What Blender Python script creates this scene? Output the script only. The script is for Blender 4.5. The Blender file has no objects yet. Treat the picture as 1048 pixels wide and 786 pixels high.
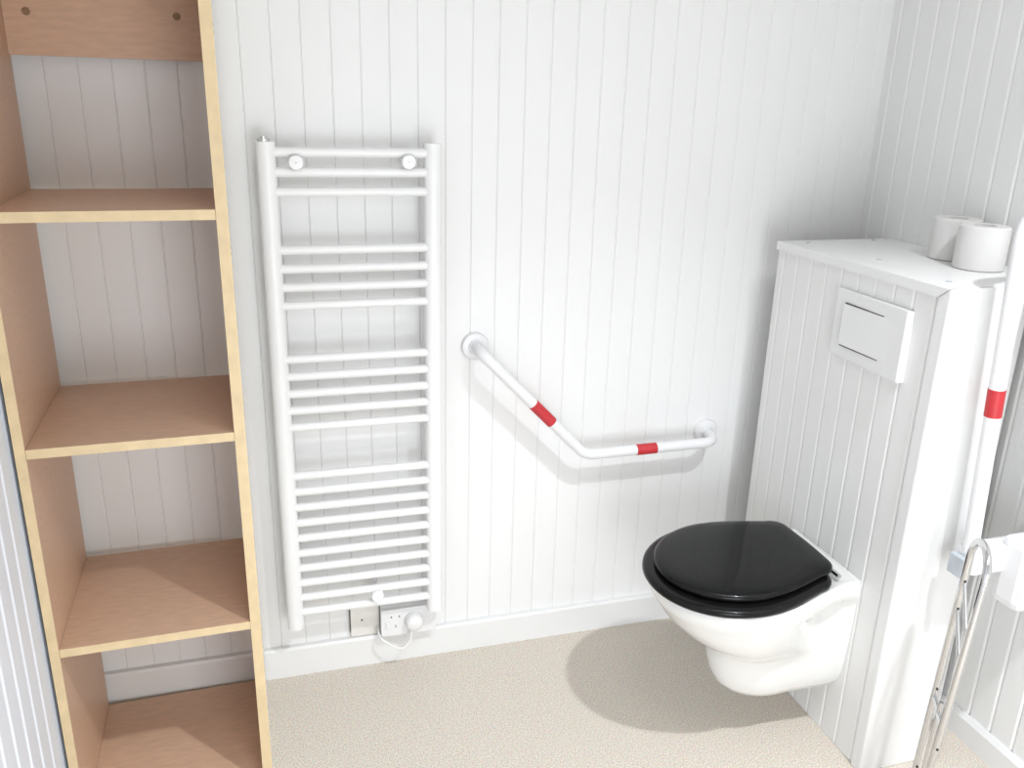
import bpy, bmesh, math, random
from mathutils import Vector, Matrix
random.seed(4)
S = bpy.context.scene
COL = S.collection
PI = math.pi

LAMP_W, WIN_W, PAN_W, EXPO = 200.0, 22.0, 8.0, 0.07
# ------------------------------------------------------------------ materials
def mat(name, col, rough=0.5, metal=0.0, spec=0.5, coat=0.0, bump=None, noise=None):
    m = bpy.data.materials.new(name)
    m.use_nodes = True
    nt = m.node_tree
    b = nt.nodes['Principled BSDF']
    b.inputs['Base Color'].default_value = (*col, 1)
    b.inputs['Roughness'].default_value = rough
    b.inputs['Metallic'].default_value = metal
    b.inputs['Specular IOR Level'].default_value = spec
    b.inputs['Coat Weight'].default_value = coat
    tc = nt.nodes.new('ShaderNodeTexCoord')
    if noise:
        scale, amt, stretch = noise
        mp = nt.nodes.new('ShaderNodeMapping')
        mp.inputs['Scale'].default_value = stretch
        nz = nt.nodes.new('ShaderNodeTexNoise')
        nz.inputs['Scale'].default_value = scale
        nz.inputs['Detail'].default_value = 5
        rp = nt.nodes.new('ShaderNodeValToRGB')
        e = rp.color_ramp.elements
        e[0].position, e[1].position = 0.3, 0.7
        e[0].color = (*[max(0, c * (1 - amt)) for c in col], 1)
        e[1].color = (*[min(1, c * (1 + amt)) for c in col], 1)
        nt.links.new(tc.outputs['Object'], mp.inputs['Vector'])
        nt.links.new(mp.outputs['Vector'], nz.inputs['Vector'])
        nt.links.new(nz.outputs['Fac'], rp.inputs['Fac'])
        nt.links.new(rp.outputs['Color'], b.inputs['Base Color'])
    if bump:
        scale, st = bump
        nz = nt.nodes.new('ShaderNodeTexNoise')
        nz.inputs['Scale'].default_value = scale
        bp = nt.nodes.new('ShaderNodeBump')
        bp.inputs['Strength'].default_value = st
        bp.inputs['Distance'].default_value = 0.001
        nt.links.new(tc.outputs['Object'], nz.inputs['Vector'])
        nt.links.new(nz.outputs['Fac'], bp.inputs['Height'])
        nt.links.new(bp.outputs['Normal'], b.inputs['Normal'])
    return m

M = {}
M['wall'] = mat('white_panelling', (0.83, 0.83, 0.825), 0.45, noise=(6, 0.012, (1, 1, 0.3)))
M['wall_side'] = mat('white_side_panelling', (0.80, 0.80, 0.79), 0.45, noise=(6, 0.012, (1, 1, 0.3)))
M['wall_left'] = mat('daylight_tinted_ribbed_panelling', (0.81, 0.845, 0.91), 0.45, noise=(6, 0.01, (1, 1, 0.3)))  # bluish daylight tint is put into the panel colour
M['trim'] = mat('white_gloss_paint', (0.79, 0.79, 0.785), 0.38, noise=(9, 0.012, (1, 1, 1)))
M['ceiling'] = mat('white_ceiling', (0.84, 0.84, 0.83), 0.8, noise=(6, 0.01, (1, 1, 1)))
M['enamel'] = mat('white_radiator_enamel', (0.84, 0.84, 0.84), 0.3, noise=(9, 0.008, (1, 1, 1)))
M['ceramic'] = mat('white_glazed_ceramic', (0.80, 0.80, 0.785), 0.12, coat=0.4, noise=(5, 0.006, (1, 1, 1)))
M['plastic'] = mat('white_plastic', (0.79, 0.79, 0.79), 0.35, noise=(8, 0.008, (1, 1, 1)))
M['nylon'] = mat('white_nylon_tube', (0.79, 0.79, 0.80), 0.35, noise=(8, 0.006, (1, 1, 1)))
M['red'] = mat('red_band_vinyl', (0.53, 0.028, 0.036), 0.45, noise=(30, 0.06, (1, 1, 1)))
M['black'] = mat('black_lacquered_seat', (0.007, 0.007, 0.0073), 0.25, spec=0.15, coat=0.12, noise=(40, 0.1, (1, 1, 1)))
M['rubber'] = mat('black_rubber', (0.02, 0.02, 0.02), 0.7, noise=(60, 0.2, (1, 1, 1)))
M['chrome'] = mat('chromed_steel', (0.66, 0.66, 0.665), 0.14, metal=1.0, noise=(20, 0.04, (1, 1, 1)))
M['grey'] = mat('blue_grey_cap', (0.50, 0.54, 0.58), 0.5, noise=(40, 0.08, (1, 1, 1)))
M['beige'] = mat('yellowed_plate', (0.78, 0.76, 0.72), 0.5, noise=(12, 0.05, (1, 1, 1)))
M['paper'] = mat('tissue_paper', (0.70, 0.69, 0.675), 0.95, bump=(300, 0.3), noise=(40, 0.015, (1, 1, 1)))
M['core'] = mat('grey_card_core', (0.30, 0.29, 0.28), 0.9, noise=(40, 0.05, (1, 1, 1)))
M['gap'] = mat('dark_joint', (0.10, 0.09, 0.08), 0.9, noise=(40, 0.1, (1, 1, 1)))
M['laminate'] = mat('pinkish_beech_laminate', (0.66, 0.445, 0.31), 0.42, noise=(60, 0.07, (0.45, 2, 2)))
M['edge'] = mat('pale_birch_edging', (0.70, 0.545, 0.33), 0.5, noise=(30, 0.07, (1, 1, 1)))
M['chip'] = mat('chipped_brown_board', (0.30, 0.20, 0.12), 0.9, noise=(60, 0.2, (1, 1, 1)))
M['sidewhite'] = mat('cream_white_melamine', (0.82, 0.80, 0.75), 0.45, noise=(9, 0.015, (1, 1, 1)))
M['lampglass'] = mat('opal_lamp', (0.9, 0.9, 0.9), 0.4, noise=(9, 0.01, (1, 1, 1)))

# speckled safety vinyl
def floor_mat():
    m = bpy.data.materials.new('speckled_beige_vinyl'); m.use_nodes = True
    nt = m.node_tree; b = nt.nodes['Principled BSDF']
    b.inputs['Roughness'].default_value = 0.6
    tc = nt.nodes.new('ShaderNodeTexCoord')
    a = nt.nodes.new('ShaderNodeTexNoise'); a.inputs['Scale'].default_value = 330; a.inputs['Detail'].default_value = 3
    c = nt.nodes.new('ShaderNodeTexVoronoi'); c.inputs['Scale'].default_value = 520
    r1 = nt.nodes.new('ShaderNodeValToRGB')
    e = r1.color_ramp.elements
    e[0].position = 0.32; e[0].color = (0.44, 0.375, 0.30, 1)
    e[1].position = 0.68; e[1].color = (0.92, 0.86, 0.785, 1)
    x = r1.color_ramp.elements.new(0.5); x.color = (0.73, 0.665, 0.58, 1)
    mx = nt.nodes.new('ShaderNodeMix'); mx.data_type = 'RGBA'; mx.blend_type = 'MULTIPLY'
    mx.inputs[0].default_value = 0.2
    nt.links.new(tc.outputs['Object'], a.inputs['Vector']); nt.links.new(tc.outputs['Object'], c.inputs['Vector'])
    nt.links.new(a.outputs['Fac'], r1.inputs['Fac'])
    nt.links.new(r1.outputs['Color'], mx.inputs[6]); nt.links.new(c.outputs['Color'], mx.inputs[7])
    nt.links.new(mx.outputs[2], b.inputs['Base Color'])
    return m
M['floor'] = floor_mat()

# ------------------------------------------------------------------ mesh helpers
def link(name, bm, mats, parent=None, smooth=None):
    me = bpy.data.meshes.new(name)
    bmesh.ops.recalc_face_normals(bm, faces=bm.faces[:])
    bm.to_mesh(me); bm.free()
    if not isinstance(mats, (list, tuple)): mats = [mats]
    for m in mats: me.materials.append(m)
    o = bpy.data.objects.new(name, me); COL.objects.link(o)
    if parent: o.parent = parent
    if smooth is not None:
        for p in me.polygons: p.use_smooth = True
        me.set_sharp_from_angle(angle=math.radians(smooth))
    return o
def box(bm, x0, x1, y0, y1, z0, z1, mi=0, bev=0.0):
    r = bmesh.ops.create_cube(bm, size=1)
    vs = r['verts']
    for v in vs:
        v.co = Vector(((x0 + x1) / 2 + v.co.x * (x1 - x0), (y0 + y1) / 2 + v.co.y * (y1 - y0), (z0 + z1) / 2 + v.co.z * (z1 - z0)))
    fs = {f for v in vs for f in v.link_faces}
    for f in fs: f.material_index = mi
    if bev > 0:
        es = list({e for v in vs for e in v.link_edges})
        bmesh.ops.bevel(bm, geom=es, offset=bev, segments=2, affect='EDGES', profile=0.6)
    return fs
def prism(bm, pts, axis, a, b, mi=0):
    # polygon pts (2-D) extruded along an axis from a to b
    def P(u, v, w):
        return {'x': (w, u, v), 'y': (u, w, v), 'z': (u, v, w)}[axis]
    A = [bm.verts.new(P(u, v, a)) for u, v in pts]
    B = [bm.verts.new(P(u, v, b)) for u, v in pts]
    n = len(pts); fs = [bm.faces.new(A), bm.faces.new(B)]
    for i in range(n): fs.append(bm.faces.new((A[i], A[(i + 1) % n], B[(i + 1) % n], B[i])))
    for f in fs: f.material_index = mi
def fillet(pts, r, seg=8):
    pts = [Vector(p) for p in pts]; out = [pts[0]]
    for i in range(1, len(pts) - 1):
        a, b, c = pts[i - 1], pts[i], pts[i + 1]
        u = (a - b).normalized(); w = (c - b).normalized()
        ang = u.angle(w)
        rr = r[i - 1] if isinstance(r, (list, tuple)) else r
        t = min(rr / math.tan(ang / 2), (a - b).length * .49 if i > 1 else (a - b).length * .98, (c - b).length * .98)
        rad = t * math.tan(ang / 2)
        ctr = b + (u + w).normalized() * (rad / math.sin(ang / 2))
        p0 = b + u * t - ctr; p1 = b + w * t - ctr
        for k in range(seg + 1):
            out.append(ctr + p0.normalized().slerp(p1.normalized(), k / seg) * rad)
    out.append(pts[-1]); return out
def tube(bm, pts, r, n=16, caps=True):
    pts = [Vector(p) for p in pts]
    q = [pts[0]]
    for p in pts[1:]:
        if (p - q[-1]).length > 1e-5: q.append(p)
    pts = q
    T = []
    for i in range(len(pts)):
        a = pts[max(i - 1, 0)]; b = pts[min(i + 1, len(pts) - 1)]
        T.append((b - a).normalized())
    up = Vector((0, 0, 1)) if abs(T[0].z) < .9 else Vector((1, 0, 0))
    N = (up - T[0] * up.dot(T[0])).normalized()
    rings = []
    for i, p in enumerate(pts):
        N = (N - T[i] * N.dot(T[i])).normalized(); B = T[i].cross(N)
        rr = r[i] if isinstance(r, (list, tuple)) else r
        rings.append([bm.verts.new(p + (N * math.cos(2 * PI * k / n) + B * math.sin(2 * PI * k / n)) * rr) for k in range(n)])
    for i in range(len(rings) - 1):
        for k in range(n):
            bm.faces.new((rings[i][k], rings[i][(k + 1) % n], rings[i + 1][(k + 1) % n], rings[i + 1][k]))
    if caps: bm.faces.new(rings[0]); bm.faces.new(rings[-1])
def lathe(bm, prof, origin, axis, n=32, cap0=True, cap1=True):
    # prof: list of (radius, height along axis)
    origin = Vector(origin); ax = Vector(axis).normalized()
    up = Vector((0, 0, 1)) if abs(ax.z) < .9 else Vector((1, 0, 0))
    N = (up - ax * up.dot(ax)).normalized(); B = ax.cross(N)
    rings = []
    for r, h in prof:
        rings.append([bm.verts.new(origin + ax * h + (N * math.cos(2 * PI * k / n) + B * math.sin(2 * PI * k / n)) * max(r, 1e-4)) for k in range(n)])
    for i in range(len(rings) - 1):
        for k in range(n):
            bm.faces.new((rings[i][k], rings[i][(k + 1) % n], rings[i + 1][(k + 1) % n], rings[i + 1][k]))
    if cap0: bm.faces.new(rings[0])
    if cap1: bm.faces.new(rings[-1])
def loft(bm, rings, close=True, cap0=False, cap1=False):
    R = [[bm.verts.new(p) for p in r] for r in rings]
    n = len(R[0])
    for i in range(len(R) - 1):
        for k in range(n if close else n - 1):
            bm.faces.new((R[i][k], R[i][(k + 1) % n], R[i + 1][(k + 1) % n], R[i + 1][k]))
    if cap0: bm.faces.new(R[0])
    if cap1: bm.faces.new(R[-1])
    return R
def thing(name, label, cat, loc=(0, 0, 0), rz=0.0, group=None):
    o = bpy.data.objects.new(name, None); COL.objects.link(o)
    o.location = loc; o.rotation_euler = (0, 0, rz); o.empty_display_size = .05
    tag(o, label, cat, group); return o
def tag(o, label, cat, group=None):
    o['label'] = label; o['category'] = cat
    if group: o['group'] = group
    return o
def struct(o): o['kind'] = 'structure'; return o

# grooved (tongue-and-groove) panelling: profile along u, groove into -depth direction
def groove_profile(u0, u1, grooves, w, d):
    pts = [(u0, 0.0)]
    for g in sorted(grooves):
        if u0 + w < g < u1 - w:
            pts += [(g - w / 2, 0.0), (g, -d), (g + w / 2, 0.0)]
    pts.append((u1, 0.0)); return pts
def panel_mesh(bm, prof, place, z0, z1, thick):
    # place(u, v, z) -> xyz with v the offset out of the wall face; slab with grooved face
    front = prof; back = [(prof[0][0], -thick), (prof[-1][0], -thick)]
    A = [bm.verts.new(place(u, v, z0)) for u, v in front]; B = [bm.verts.new(place(u, v, z1)) for u, v in front]
    for i in range(len(front) - 1): bm.faces.new((A[i], A[i + 1], B[i + 1], B[i]))
    A2 = [bm.verts.new(place(u, v, z0)) for u, v in back]; B2 = [bm.verts.new(place(u, v, z1)) for u, v in back]
    bm.faces.new((A2[0], A2[1], B2[1], B2[0]))
    bm.faces.new((A[0], A2[0], B2[0], B[0])); bm.faces.new((A[-1], A2[1], B2[1], B[-1]))
    bm.faces.new(A + [A2[1], A2[0]]); bm.faces.new(B + [B2[1], B2[0]])

# ------------------------------------------------------------------ room
XL, XR, YF, ZC = -0.492, 1.607, -2.75, 2.95
bm = bmesh.new(); box(bm, XL - .06, XR + .06, YF - .06, .06, -.05, 0)
struct(link('floor', bm, M['floor']))
bm = bmesh.new(); box(bm, XL - .06, XR + .06, YF - .06, .06, ZC, ZC + .05)
struct(link('ceiling', bm, M['ceiling']))
G0, GS = -0.0397, 0.0644
bm = bmesh.new()
panel_mesh(bm, groove_profile(XL - .06, XR + .06, [G0 + i * GS for i in range(-8, 27)], .0046, .0026), lambda u, v, z: (u, -v, z), 0, ZC, .06)
struct(link('wall_back', bm, M['wall']))
bm = bmesh.new()
panel_mesh(bm, groove_profile(YF, 0, [-0.033 - i * .0652 for i in range(42)], .011, .0036), lambda u, v, z: (XR - v, u, z), 0, ZC, .06)
struct(link('wall_right', bm, M['wall_side']))
bm = bmesh.new()
panel_mesh(bm, groove_profile(YF, 0, [-.470 + .0612 * 6 - i * .0612 for i in range(50)], .013, .004), lambda u, v, z: (XL + v, u, z), 0, ZC, .06)
struct(link('wall_left', bm, M['wall_left']))
# wall behind the camera, with a window opening
WX0, WX1, WZ0, WZ1 = .05, 1.0, .06, 1.30
bm = bmesh.new()
for a in ((XL, WX0, 0, ZC), (WX1, XR, 0, ZC), (WX0, WX1, 0, WZ0), (WX0, WX1, WZ1, ZC)):
    box(bm, a[0], a[1], YF - .06, YF, a[2], a[3])
struct(link('wall_front', bm, M['wall']))
bm = bmesh.new()
for a in ((WX0, WX0 + .05, WZ0, WZ1), (WX1 - .05, WX1, WZ0, WZ1), (WX0, WX1, WZ0, WZ0 + .05), (WX0, WX1, WZ1 - .05, WZ1), ((WX0 + WX1) / 2 - .02, (WX0 + WX1) / 2 + .02, WZ0, WZ1)):
    box(bm, a[0], a[1], YF - .05, YF - .01, a[2], a[3])
win = struct(link('window_1', bm, M['trim']))
M['glass'] = mat('clear_window_glass', (0.97, 0.98, 0.98), 0.02, noise=(3, 0.005, (1, 1, 1)))
M['glass'].node_tree.nodes['Principled BSDF'].inputs['Transmission Weight'].default_value = 1
bm = bmesh.new(); box(bm, WX0 + .05, WX1 - .05, YF - .034, YF - .030, WZ0 + .05, WZ1 - .05)
link('pane', bm, M['glass'], win)
# baseboards
def skirting(name, pts, axis, a, b, m):
    bm = bmesh.new(); prism(bm, pts, axis, a, b); return struct(link(name, bm, m))
HB = .0896
skirting('baseboard_back', [(0, 0), (-.018, 0), (-.018, HB - .007), (-.0145, HB), (0, HB)], 'x', XL, XR - .0155, M['trim'])
skirting('baseboard_right', [(XR, 0), (XR - .015, 0), (XR - .015, .060), (XR - .007, .071), (XR, .071)], 'y', YF, -.0, M['trim'])

# ------------------------------------------------------------------ bookcase (open back)
BK = thing('bookcase', 'tall open beech bookcase with pale edging, standing left of the towel radiator', 'bookcase', (-.098, -.406, 0), .025)
W_IN = .3665; TH = .018; DEP = .383; HT = 1.78
bm = bmesh.new()
def lam_box(bm, x0, x1, y0, y1, z0, z1, white=None):
    fs = box(bm, x0, x1, y0, y1, z0, z1)
    bm.normal_update()
    for f in fs:
        n = f.normal; c = f.calc_center_median()
        if n.y < -.9 or (n.y > .9): f.material_index = 1
        if white is not None and ((white > 0 and n.x > .9) or (white < 0 and n.x < -.9)): f.material_index = 2
LM = [M['laminate'], M['edge'], M['sidewhite'], M['chip']]
lam_box(bm, 0, TH + .003, 0, DEP, 0, HT, 1)
for z in (1.60, 1.616, 1.235, 1.222, .93, .905, .63, .41, .395, .37):   # chips along the front arris
    box(bm, TH + .0028, TH + .0034, .0035, .0075, z, z + random.uniform(.004, .012), 3)
bk_r = link('side_panel', bm, LM, BK)
bm = bmesh.new(); lam_box(bm, -W_IN - TH, -W_IN, 0, DEP, 0, HT, -1); link('side_panel', bm, LM, BK)
for z in (1.3067, .875, .4427):
    bm = bmesh.new(); lam_box(bm, -W_IN + .0005, -.0005, .001, DEP - .004, z - .0185, z); link('shelf', bm, LM, BK)
bm = bmesh.new(); lam_box(bm, -W_IN + .0005, -.0005, .001, DEP - .004, .001, .014); link('bottom_shelf', bm, LM, BK)
bm = bmesh.new(); lam_box(bm, -W_IN + .0005, -.0005, .001, DEP, HT - TH, HT); link('top_panel', bm, LM, BK)
bm = bmesh.new(); lam_box(bm, -W_IN + .0005, -.0005, DEP - .018, DEP, 1.567, HT - TH - .0005)
br = link('back_rail', bm, [M['laminate'], M['laminate'], M['laminate']], BK)
for x, z in ((-.325, 1.647), (-.05, 1.651)):
    bm = bmesh.new(); lathe(bm, [(.0075, 0), (.0075, .0015), (.005, .002)], (x, DEP - .018, z), (0, -1, 0), 16)
    s = link('screw_head', bm, M['chip'], br)

# ------------------------------------------------------------------ towel radiator
RAD = thing('towel_radiator', 'white ladder towel radiator on the panelled wall beside the bookcase', 'radiator', (0, -.07, .19), -.0087)
Z0 = .19
def rail_bm(x):
    bm = bmesh.new()
    pts = []
    for k in range(9):
        a = PI + PI * k / 8
        pts.append((x + .0205 * math.cos(a), -.004 + .016 * math.sin(a)))
    pts += [(x + .0205, .014), (x + .017, .018), (x - .017, .018), (x - .0205, .014)]
    prism(bm, pts, 'z', .0, 1.219); return bm
rails = [link('rail', rail_bm(x), M['enamel'], RAD, 40) for x in (0, .366)]
ks = [0, 1, 2, 5, 6, 7, 8, 11, 12, 13, 14, 15] + list(range(18, 28))
bm = bmesh.new(); tube(bm, [(.012, -.003, 0), (.354, -.003, 0)], .0108, 16)
bar0 = link('bar', bm, M['enamel'], RAD, 40)
for i, k in enumerate(ks):
    o = bar0 if i == 0 else bar0.copy()
    if i: COL.objects.link(o); o.parent = RAD
    o.location = (0, 0, 1.3876 - .0427 * k - Z0)
for x, z in ((.062, 1.3665), (.308, 1.369), (.211, .263)):
    bm = bmesh.new()
    lathe(bm, [(.007, .070), (.007, -.012), (.0165, -.013), (.0165, -.022), (.0145, -.025), (.001, -.0255)], (x, 0, z - Z0), (0, 1, 0), 24, True, False)
    link('wall_bracket', bm, M['enamel'], RAD, 40)
bm = bmesh.new(); lathe(bm, [(.013, 0), (.013, .006), (.007, .0065), (.007, .011)], (-.003, 0, 1.219), (0, 0, 1), 16)
e = link('vent_plug', bm, M['chrome'], RAD, 40); e['label'] = 'grey metal bleed plug'
bm = bmesh.new(); lathe(bm, [(.012, -.004), (.012, 0)], (.366, 0, 0), (0, 0, 1), 16)
link('bottom_plug', bm, M['enamel'], RAD, 40)

# ------------------------------------------------------------------ wall plate, socket, plug
bm = bmesh.new(); box(bm, .145, .224, -.009, -.0005, HB + .001, .181, 0, .002)
PL = link('blanking_plate', bm, M['beige'])
tag(PL, 'yellowed blank wall plate just above the skirting below the radiator', 'wall plate')
bm = bmesh.new(); box(bm, .1425, .1448, -.0095, -.0005, .106, .179); link('side_gap', bm, M['gap'], PL)
bm = bmesh.new(); lathe(bm, [(.0028, 0), (.0028, .001)], (.176, -.009, .141), (0, -1, 0), 12); link('screw_head', bm, M['gap'], PL)
SK = thing('power_socket', 'white double surface socket below the right rail of the towel radiator', 'socket', (0, 0, 0))
bm = bmesh.new(); box(bm, .226, .372, -.040, -.0005, .104, .182, 0, .003); link('back_box', bm, M['plastic'], SK)
bm = bmesh.new(); box(bm, .2235, .3745, -.047, -.040, .1015, .1845, 0, .0025); fp = link('face_plate', bm, M['plastic'], SK)
for x, z in ((.2515, .1615), (.2735, .1615)):
    bm = bmesh.new(); box(bm, x - .0016, x + .0016, -.0476, -.0465, z - .0026, z + .0026); link('pin_hole', bm, M['gap'], fp)
bm = bmesh.new(); box(bm, .236, .247, -.0505, -.047, .128, .150, 0, .002); link('rocker_switch', bm, M['plastic'], fp)
bm = bmesh.new(); box(bm, .262, .264, -.0476, -.0465, .128, .136); link('pin_hole', bm, M['gap'], fp)
PG = thing('power_plug', 'round white plug with a looping flex in the double socket', 'plug', (.312, -.047, .146))
bm = bmesh.new(); lathe(bm, [(.024, .0008), (.025, .012), (.022, .024), (.017, .028), (.001, .0285)], (0, 0, 0), (0, -1, 0), 28, True, False)
link('plug_body', bm, M['plastic'], PG, 40)
bm = bmesh.new()
tube(bm, fillet([(-.008, -.018, -.018), (-.012, -.020, -.052), (-.035, -.026, -.075), (-.060, -.022, -.062), (-.094, -.010, -.040), (-.095, .030, -.030)], .02, 6), .0034, 10)
link('flex', bm, M['plastic'], PG, 40)

# ------------------------------------------------------------------ angled grab bar on the back wall
GB = thing('grab_bar', 'white cranked grab bar with two red bands on the back wall', 'grab bar', (.775, 0, .604))
gp = [(.488, -.004, .905), (.488, -.078, .905), (.779, -.078, .604), (1.176, -.078, .606), (1.180, -.004, .610)]
def L(P, o): return [tuple(Vector(p) - Vector(o)) for p in P]
OB = (.775, 0, .604)
bm = bmesh.new(); tube(bm, fillet(L(gp, OB), [.035, .06, .045], 10), .0145, 20); link('tube', bm, M['nylon'], GB, 50)
for p in (gp[0], gp[-1]):
    bm = bmesh.new(); q = Vector(p) - Vector(OB); q.y = -.0005
    lathe(bm, [(.036, 0), (.036, .006), (.033, .0105), (.020, .0125), (.0165, .018)], q, (0, -1, 0), 32); link('wall_flange', bm, M['nylon'], GB, 40)
def band(p0, p1, r, parent):
    bm = bmesh.new(); tube(bm, [p0, p1], r, 20); o = link('red_band', bm, M['red'], parent, 50); o['label'] = 'red band'
a = Vector(gp[1]) - Vector(OB); b = Vector(gp[2]) - Vector(OB)
band(a.lerp(b, .475), a.lerp(b, .66), .0153, GB)
a = b; b = Vector(gp[3]) - Vector(OB)
band(a.lerp(b, .375), a.lerp(b, .525), .0153, GB)

# ------------------------------------------------------------------ cistern boxing
BX0, BY0, BY1, BH = 1.27, -.72, -.125, 1.178
CB = thing('cistern_boxing', 'white panelled half-height boxing behind the toilet in the right corner', 'cistern boxing', (1.42, -.42, 0))
def loc(bm, o=(1.42, -.42, 0)):
    bmesh.ops.translate(bm, verts=bm.verts[:], vec=-Vector(o)); return bm
bm = bmesh.new()
panel_mesh(bm, groove_profile(BY0 + .030, BY1, [-.1515 - .0587 * k for k in range(10)], .0095, .0032), lambda u, v, z: (BX0 - v, u, z), 0.001, BH - .022, .012)
link('front_panel', loc(bm), M['wall_side'], CB)
bm = bmesh.new(); prism(bm, [(BY0 + .029, .001), (BY0 + .002, .001), (BY0 + .002, BH - .0015), (BY0 + .029, BH - .0225)], 'x', BX0 - .004, BX0 + .012)
link('corner_trim', loc(bm), M['trim'], CB)
bm = bmesh.new(); prism(bm, [(BX0 - .003, BY0), (1.452, BY0), (1.452, BY0 + .012), (BX0 + .012, BY0 + .012), (BX0 + .012, BY0 + .002), (BX0 - .003, BY0 + .002)], 'z', .001, BH - .001)
link('side_panel', loc(bm), M['trim'], CB)
bm = bmesh.new(); box(bm, 1.440, 1.452, BY0 + .0125, -.60, .001, BH - .024); box(bm, 1.4525, XR - .016, -.61, -.598, .001, BH - .024)
link('recess_panel', loc(bm), M['wall_side'], CB)
bm = bmesh.new(); box(bm, BX0 + .0125, 1.59, BY1 - .012, BY1, .001, BH - .023); link('back_panel', loc(bm), M['wall_side'], CB)
bm = bmesh.new(); box(bm, BX0 + .001, XR - .001, BY0 + .013, BY1, BH - .021, BH, 0, .001); box(bm, 1.453, XR - .001, BY0, BY0 + .013, BH - .021, BH)
tb = link('top_board', loc(bm), M['trim'], CB)
bm = bmesh.new(); prism(bm, [(BY1, BH - .021), (BY0 + .030, BH - .021), (BY0 + .003, BH), (BY1, BH)], 'x', BX0 - .009, BX0 + .0005)
link('front_lip', loc(bm), M['trim'], CB)
for x, y in ((1.325, -.165), (1.535, -.150), (1.318, -.655), (1.345, -.41)):
    bm = bmesh.new(); lathe(bm, [(.006, -.0005), (.006, .0015), (.003, .0025)], (x, y, BH), (0, 0, 1), 14)
    link('screw_cap', loc(bm), M['grey'], tb)
bm = bmesh.new(); prism(bm, [(BX0 + .001, BY1 + .0005), (BX0 + .012, BY1 + .0005), (1.392, -.0195), (1.374, -.0195)], 'z', .001, BH - .07)  # hidden filler added so the gap doesn't darken the wall beside it
link('added_shade_filler', loc(bm), M['wall_side'], CB)
# flush plate
FP = thing('flush_plate', 'white rectangular flush plate on the panelled boxing above the toilet', 'flush plate', (BX0, -.512, 1.035))
bm = bmesh.new()
prism(bm, [(-.0003, -.1205), (-.014, -.1205), (-.017, -.117), (-.010, .119), (-.0003, .1205)], 'z', -.0775, .0775)
link('frame', bm, M['plastic'], FP)
bm = bmesh.new(); box(bm, -.0158, -.012, -.086, .086, -.048, .048, 0, .001)
link('flush_button', bm, M['plastic'], FP)
for z in (.0495, -.0495):
    bm = bmesh.new(); box(bm, -.0150, -.012, -.082, .082, z - .0012, z + .0012); link('button_slot', bm, M['gap'], FP)

# ------------------------------------------------------------------ toilet
TO = thing('toilet', 'white wall-hung toilet with a closed black seat in front of the boxing', 'toilet', (1.27, -.485, .08))
TX, TY, TZ = 1.27, -.485, .08
def outline(tip, xw, w, xb, wb, n=56, dip=0.0, pw=2.0):
    """closed D outline: half-ellipse nose from tip to xw (half width w), tapering back to xb (half width wb)"""
    half = []
    m = n // 2
    for i in range(m + 1):
        t = i / m
        if t < .62:
            a = (t / .62) * PI / 2
            x = xw - (xw - tip) * math.cos(a) ** (2 / pw); y = w * math.sin(a) ** (2 / pw)
        else:
            s = (t - .62) / .38
            sm = s * s * (3 - 2 * s)
            x = xw + (xb - xw) * s; y = w + (wb - w) * sm - dip * math.sin(PI * s ** 2.1) ** 2
        half.append((x, y))
    pts = [(x, -y) for x, y in half] + [(x, y) for x, y in reversed(half[1:])]
    return pts
def shear(x): return -.075 * (1.27 - x)
lev = [  # z, tip, xw, w, wb, dip
    (.4635, .800, .985, .180, .122, 0), (.4655, .792, .985, .186, .129, 0), (.462, .787, .985, .189, .133, 0),
    (.440, .789, .985, .188, .133, .0), (.425, .797, .99, .184, .132, .0), (.415, .804, .995, .181, .131, .010), (.405, .811, 1.0, .178, .130, .040),
    (.385, .824, 1.0, .172, .128, .050), (.350, .856, 1.01, .160, .127, .036), (.322, .888, 1.02, .145, .126, .020), (.298, .920, 1.04, .128, .125, .010),
    (.283, .945, 1.06, .115, .124, .004), (.268, .955, 1.08, .107, .123, 0), (.235, .959, 1.09, .103, .121, 0), (.200, .966, 1.10, .099, .117, 0),
    (.170, .979, 1.11, .092, .108, 0), (.148, 1.000, 1.12, .081, .092, 0), (.133, 1.030, 1.13, .064, .070, 0), (.126, 1.075, 1.15, .042, .046, 0)]
bm = bmesh.new()
rings = []
# inner basin first, then rim, then outside
for z, sc in ((.300, .42), (.36, .60), (.42, .70), (.455, .73), (.4635, .76)):
    o = outline(.800, .985, .180, 1.20, .12)
    rings.append([(1.0 + (x - 1.0) * sc - TX, y * sc + shear(x), z - TZ) for x, y in o])
for z, tip, xw, w, wb, dip in lev:
    o = outline(tip, xw, w, {.4635: 1.256, .4655: 1.266}.get(z, 1.2697), wb, dip=dip)
    rings.append([(x - TX, y + shear(x), z - TZ) for x, y in o])
loft(bm, rings, True, True, True)
link('bowl', bm, M['ceramic'], TO, 60)
def pad(name, o, prof, parent, m):
    # rounded solid from an outline: prof = (inset, z)
    bm = bmesh.new(); cx = sum(p[0] for p in o) / len(o)
    rr = []
    for ins, z in prof:
        r = []
        n = len(o)
        for i, (x, y) in enumerate(o):
            a = Vector(o[(i - 1) % n]); b = Vector(o[(i + 1) % n]); t = (b - a)
            nn = Vector((-t.y, t.x)); nn = nn.normalized() if nn.length > 1e-9 else Vector((0, 0))
            if nn.dot(Vector((cx - x, -y))) < 0: nn = -nn
            q = Vector((x, y)) + nn * ins if ins < .02 else Vector((cx, 0)) + (Vector((x, y)) - Vector((cx, 0))) * (1 - ins / .19)
            r.append((q.x - TX, q.y + shear(q.x), z - TZ))
        rr.append(r)
    loft(bm, rr, True, True, True)
    return link(name, bm, m, parent, 50)
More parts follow.
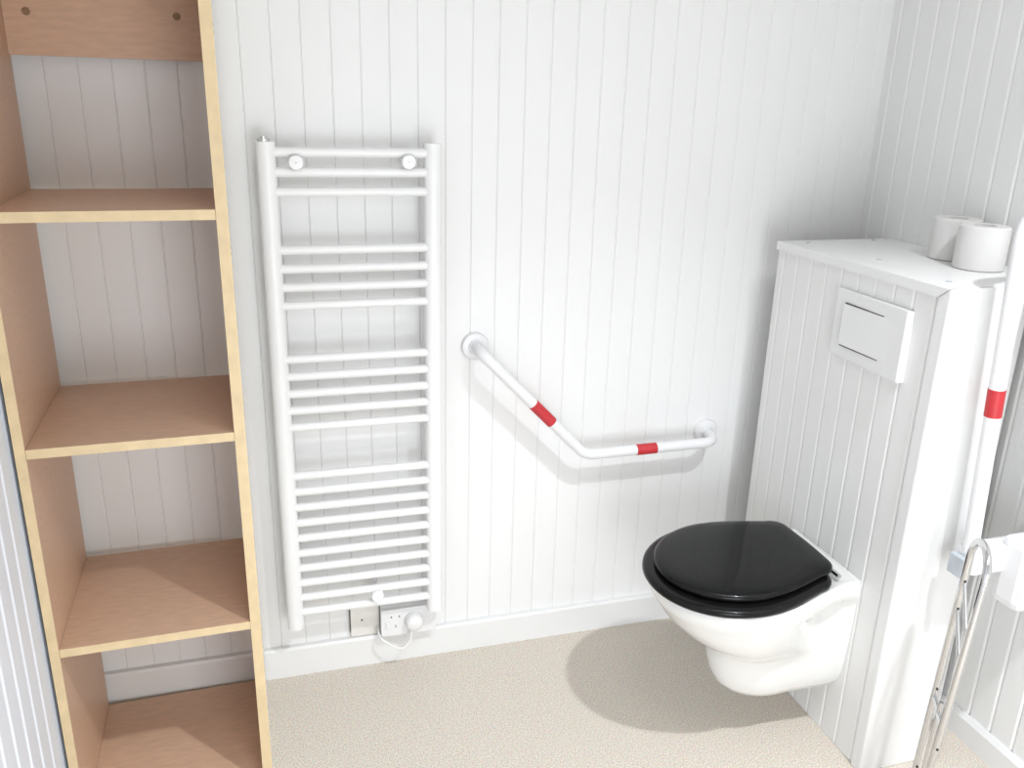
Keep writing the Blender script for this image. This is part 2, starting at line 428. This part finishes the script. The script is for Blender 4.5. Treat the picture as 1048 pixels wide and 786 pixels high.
def seat_outline(tip, xw, w, xb, wb, rc, n=64):
    # D with rounded back corners
    half = []
    for i in range(25):
        a = i / 24 * PI / 2
        half.append((xw - (xw - tip) * math.cos(a), w * math.sin(a)))
    for s in (.2, .4, .6, .8):
        sm = s * s * (1.6 - .6 * s)
        half.append((xw + (xb - rc - xw) * s, w + (wb - w) * sm))
    for i in range(9):
        a = i / 8 * PI / 2
        half.append((xb - rc + rc * math.sin(a), wb - rc + rc * math.cos(a)))
    half.append((xb + .002, (wb - rc) * .5)); half.append((xb + .003, 0))
    return [(x, -y) for x, y in half] + [(x, y) for x, y in reversed(half[1:-1])]
so = seat_outline(.772, .975, .1925, 1.190, .150, .045)
pad('seat', so, [(.012, .4672), (.004, .4685), (.0, .474), (.0005, .480), (.004, .485), (.012, .4875), (.05, .488)], TO, M['black'])
lo = seat_outline(.797, .985, .1685, 1.205, .128, .045)
pad('lid', lo, [(.03, .4895), (.012, .4905), (.003, .4935), (.0, .498), (.001, .5035), (.0055, .508), (.014, .5105), (.04, .5125), (.09, .5135)], TO, M['black'])
for s in (-1, 1):
    bm = bmesh.new(); x = 1.212; y = s * .102 + shear(x)
    tube(bm, [(x - TX, y - .017, .4785 - TZ), (x - TX, y + .017, .4785 - TZ)], .006, 14)
    h = link('hinge', bm, M['chrome'], TO, 40); h['label'] = 'chrome hinge'

# ------------------------------------------------------------------ toilet rolls
def roll(x, y, label, r=.052, h=.095):
    t = thing('toilet_roll', label, 'toilet roll', (x, y, BH + .0005), 0, 'toilet rolls on the boxing')
    bm = bmesh.new()
    lathe(bm, [(.021, 0), (r - .003, 0), (r, .003), (r + .0004, h * .5), (r, h - .003), (r - .003, h), (.0215, h), (.021, h - .002), (.021, 0)], (0, 0, 0), (0, 0, 1), 40, False, False)
    link('paper', bm, M['paper'], t, 40)
    bm = bmesh.new(); lathe(bm, [(.0208, .001), (.0208, h - .006), (.0195, h - .006), (.0195, .001), (.0208, .001)], (0, 0, 0), (0, 0, 1), 28, False, False)
    c = link('cardboard_core', bm, M['core'], t, 40); c['label'] = 'grey cardboard core'
    return t
roll(1.500, -.540, 'white toilet roll nearer the front edge of the boxing top')
roll(1.535, -.425, 'white toilet roll standing half hidden behind the other roll')

# ------------------------------------------------------------------ fold-up support rail
SR = thing('support_rail', 'white fold-up support rail with a red band, raised against the right wall', 'support rail', (1.59, -.79, .56))
OS = (1.59, -.79, .56)
ry = -.785
bm = bmesh.new()
path = [(1.383, ry, .62), (1.338, ry, 1.36), (1.525, ry, 1.37), (1.560, ry, .62)]
tube(bm, fillet(L(path, OS), [.085, .085], 12), .0160, 20); link('tube', bm, M['nylon'], SR, 50)
a = Vector(path[0]) - Vector(OS); b = Vector(path[1]) - Vector(OS)
band(a.lerp(b, (.930 - .62) / .74), a.lerp(b, (.988 - .62) / .74), .0168, SR)
bm = bmesh.new(); box(bm, 1.370, 1.592, ry - .026, ry + .026, .572, .632, 0, .012); link('hinge_arm', loc(bm, OS), M['nylon'], SR)
bm = bmesh.new(); box(bm, 1.353, 1.3695, ry - .024, ry + .022, .566, .612, 0, .003); e = link('end_cap', loc(bm, OS), M['grey'], SR); e['label'] = 'blue-grey end cap'
bm = bmesh.new(); box(bm, 1.46, 1.592, ry - .075, ry + .0, .498, .655, 0, .018); link('hinge_housing', loc(bm, OS), M['nylon'], SR)
bm = bmesh.new(); box(bm, 1.585, XR - .0005, ry - .10, ry + .05, .45, .68, 0, .004); link('wall_plate', loc(bm, OS), M['nylon'], SR)

# ------------------------------------------------------------------ folded chrome walking frame, leaning by the rail
WF = thing('walking_frame', 'folded chrome walking frame leaning beside the boxing at the right', 'walking frame', (1.28, -.90, 0))
OW = (1.28, -.90, 0)
A1 = Vector((1.313, -.850, .62)); A0 = Vector((1.2885, -.850, .012))
B1 = Vector((1.253, -.950, .64)); B0 = Vector((1.204, -.950, .012))
def frame_tube(name, pts, r, rad=.03, m=M['chrome'], par=None):
    bm = bmesh.new(); P = L(pts, OW)
    tube(bm, fillet(P, rad, 10) if len(pts) > 2 else P, r, 16); return link(name, bm, m, par or WF, 50)
mA = A0.lerp(A1, .57); mB = B0.lerp(B1, .40)
frame_tube('hoop', [mA, A1 + Vector((.002, 0, .082)), B1 + Vector((.002, 0, .078)), mB], .0080, .057)
frame_tube('leg', [A0 + Vector((0, 0, .012)), mA + Vector((0, 0, .02))], .0068)
frame_tube('leg', [B0 + Vector((0, 0, .012)), mB + Vector((0, 0, .02))], .0068)
I0 = A0.lerp(B0, .52) + Vector((.004, 0, 0)); I1 = A0.lerp(A1, .58).lerp(B0.lerp(B1, .52), .55)
inn = frame_tube('inner_leg', [I0 + Vector((0, 0, .012)), I1], .0048)
frame_tube('strut', [A0.lerp(A1, .965), B0.lerp(B1, .80)], .0042)
frame_tube('strut', [A0.lerp(A1, .86), B0.lerp(B1, .71)], .0042)
frame_tube('strut', [A0.lerp(A1, .50), B0.lerp(B1, .50)], .0052)
for p, d in ((A0.lerp(A1, .965), 0), (A0.lerp(A1, .86), 0), (A0.lerp(A1, .535), 0), (A0.lerp(A1, .20), 0), (B0.lerp(B1, .43), 0)):
    bm = bmesh.new(); v = Vector((-.55, -.8, .25)).normalized()
    lathe(bm, [(.0027, .0), (.0027, .0090), (.0018, .0096), (.0005, .0098)], p - Vector(OW), v, 12)
    o = link('adjuster_pin', bm, M['rubber'], WF, 40)
for P0, P1 in ((A0, A1), (B0, B1), (I0, I1)):
    bm = bmesh.new(); lathe(bm, [(.014, -.0115), (.014, .004), (.0105, .022), (.0095, .032)], P0 - Vector(OW), (P1 - P0), 20)
    o = link('rubber_foot', bm, M['rubber'], WF, 40); o['label'] = 'black rubber foot'

# ------------------------------------------------------------------ lamp and light
LP = Vector((1.12, -1.86, 2.90))
CL = thing('ceiling_lamp', 'small round opal ceiling lamp above the toilet area', 'lamp', (LP.x, LP.y, ZC))
bm = bmesh.new(); lathe(bm, [(.07, -.0005), (.07, -.03), (.05, -.035), (.012, -.038)], (0, 0, 0), (0, 0, 1), 28); link('base', bm, M['plastic'], CL, 40)
def lamp(name, kind, loc, energy, col, **kw):
    d = bpy.data.lights.new(name, kind); d.energy = energy; d.color = col
    for k, v in kw.items(): setattr(d, k, v)
    o = bpy.data.objects.new(name, d); COL.objects.link(o); o.location = loc; return o
lamp('ceiling_bulb', 'SPOT', LP, LAMP_W, (.94, .97, 1.0), spot_size=math.radians(85), spot_blend=.65, shadow_soft_size=.05)
sp = bpy.data.objects['ceiling_bulb']; sp.rotation_euler = (Vector((.98, -1.48, 0)) - LP).to_track_quat('-Z', 'Y').to_euler()
w = lamp('window_daylight', 'AREA', ((WX0 + WX1) / 2, YF + .01, (WZ0 + WZ1) / 2), WIN_W, (.95, .975, 1.0), shape='RECTANGLE', size=WX1 - WX0 - .1, size_y=WZ1 - WZ0 - .1)
w.rotation_euler = (PI / 2, 0, 0)
PP = Vector((.35, -1.75, ZC))
CP = thing('added_fill_panel', 'unseen square fill-light panel added under the ceiling', 'lamp', PP)  # added panel, carries an invented fill light that softens the spot's shadows
bm = bmesh.new(); box(bm, -.33, .33, -.33, .33, -.03, -.0005, 0, .004); link('frame', bm, M['plastic'], CP)
pl = lamp('added_fill_light', 'AREA', PP - Vector((0, 0, .034)), PAN_W, (1.0, .985, .96), shape='SQUARE', size=.6)
wd = bpy.data.worlds.new('world'); S.world = wd; wd.use_nodes = True
wd.node_tree.nodes['Background'].inputs[0].default_value = (.75, .86, 1, 1)
wd.node_tree.nodes['Background'].inputs[1].default_value = 1.0

# ------------------------------------------------------------------ camera
cd = bpy.data.cameras.new('camera'); cam = bpy.data.objects.new('camera', cd); COL.objects.link(cam)
cd.sensor_width = 36; cd.sensor_fit = 'HORIZONTAL'; cd.lens = 870.535 / 1048 * 36; cd.clip_start = .02
yaw, pitch, rl = 0.29385606, 0.32383182, 0.02675943
f = Vector((math.sin(yaw) * math.cos(pitch), math.cos(yaw) * math.cos(pitch), -math.sin(pitch)))
r = Vector((math.cos(yaw), -math.sin(yaw), 0)); u = r.cross(f)
r2 = r * math.cos(rl) + u * math.sin(rl); u2 = -r * math.sin(rl) + u * math.cos(rl)
Rm = Matrix((r2, u2, -f)).transposed()
cam.matrix_world = Matrix.Translation((-0.02717222, -2.04400673, 1.51007521)) @ Rm.to_4x4()
S.camera = cam
S.view_settings.view_transform = 'Standard'; S.view_settings.look = 'None'
S.view_settings.gamma = 1; S.view_settings.use_curve_mapping = False
S.view_settings.exposure = EXPO
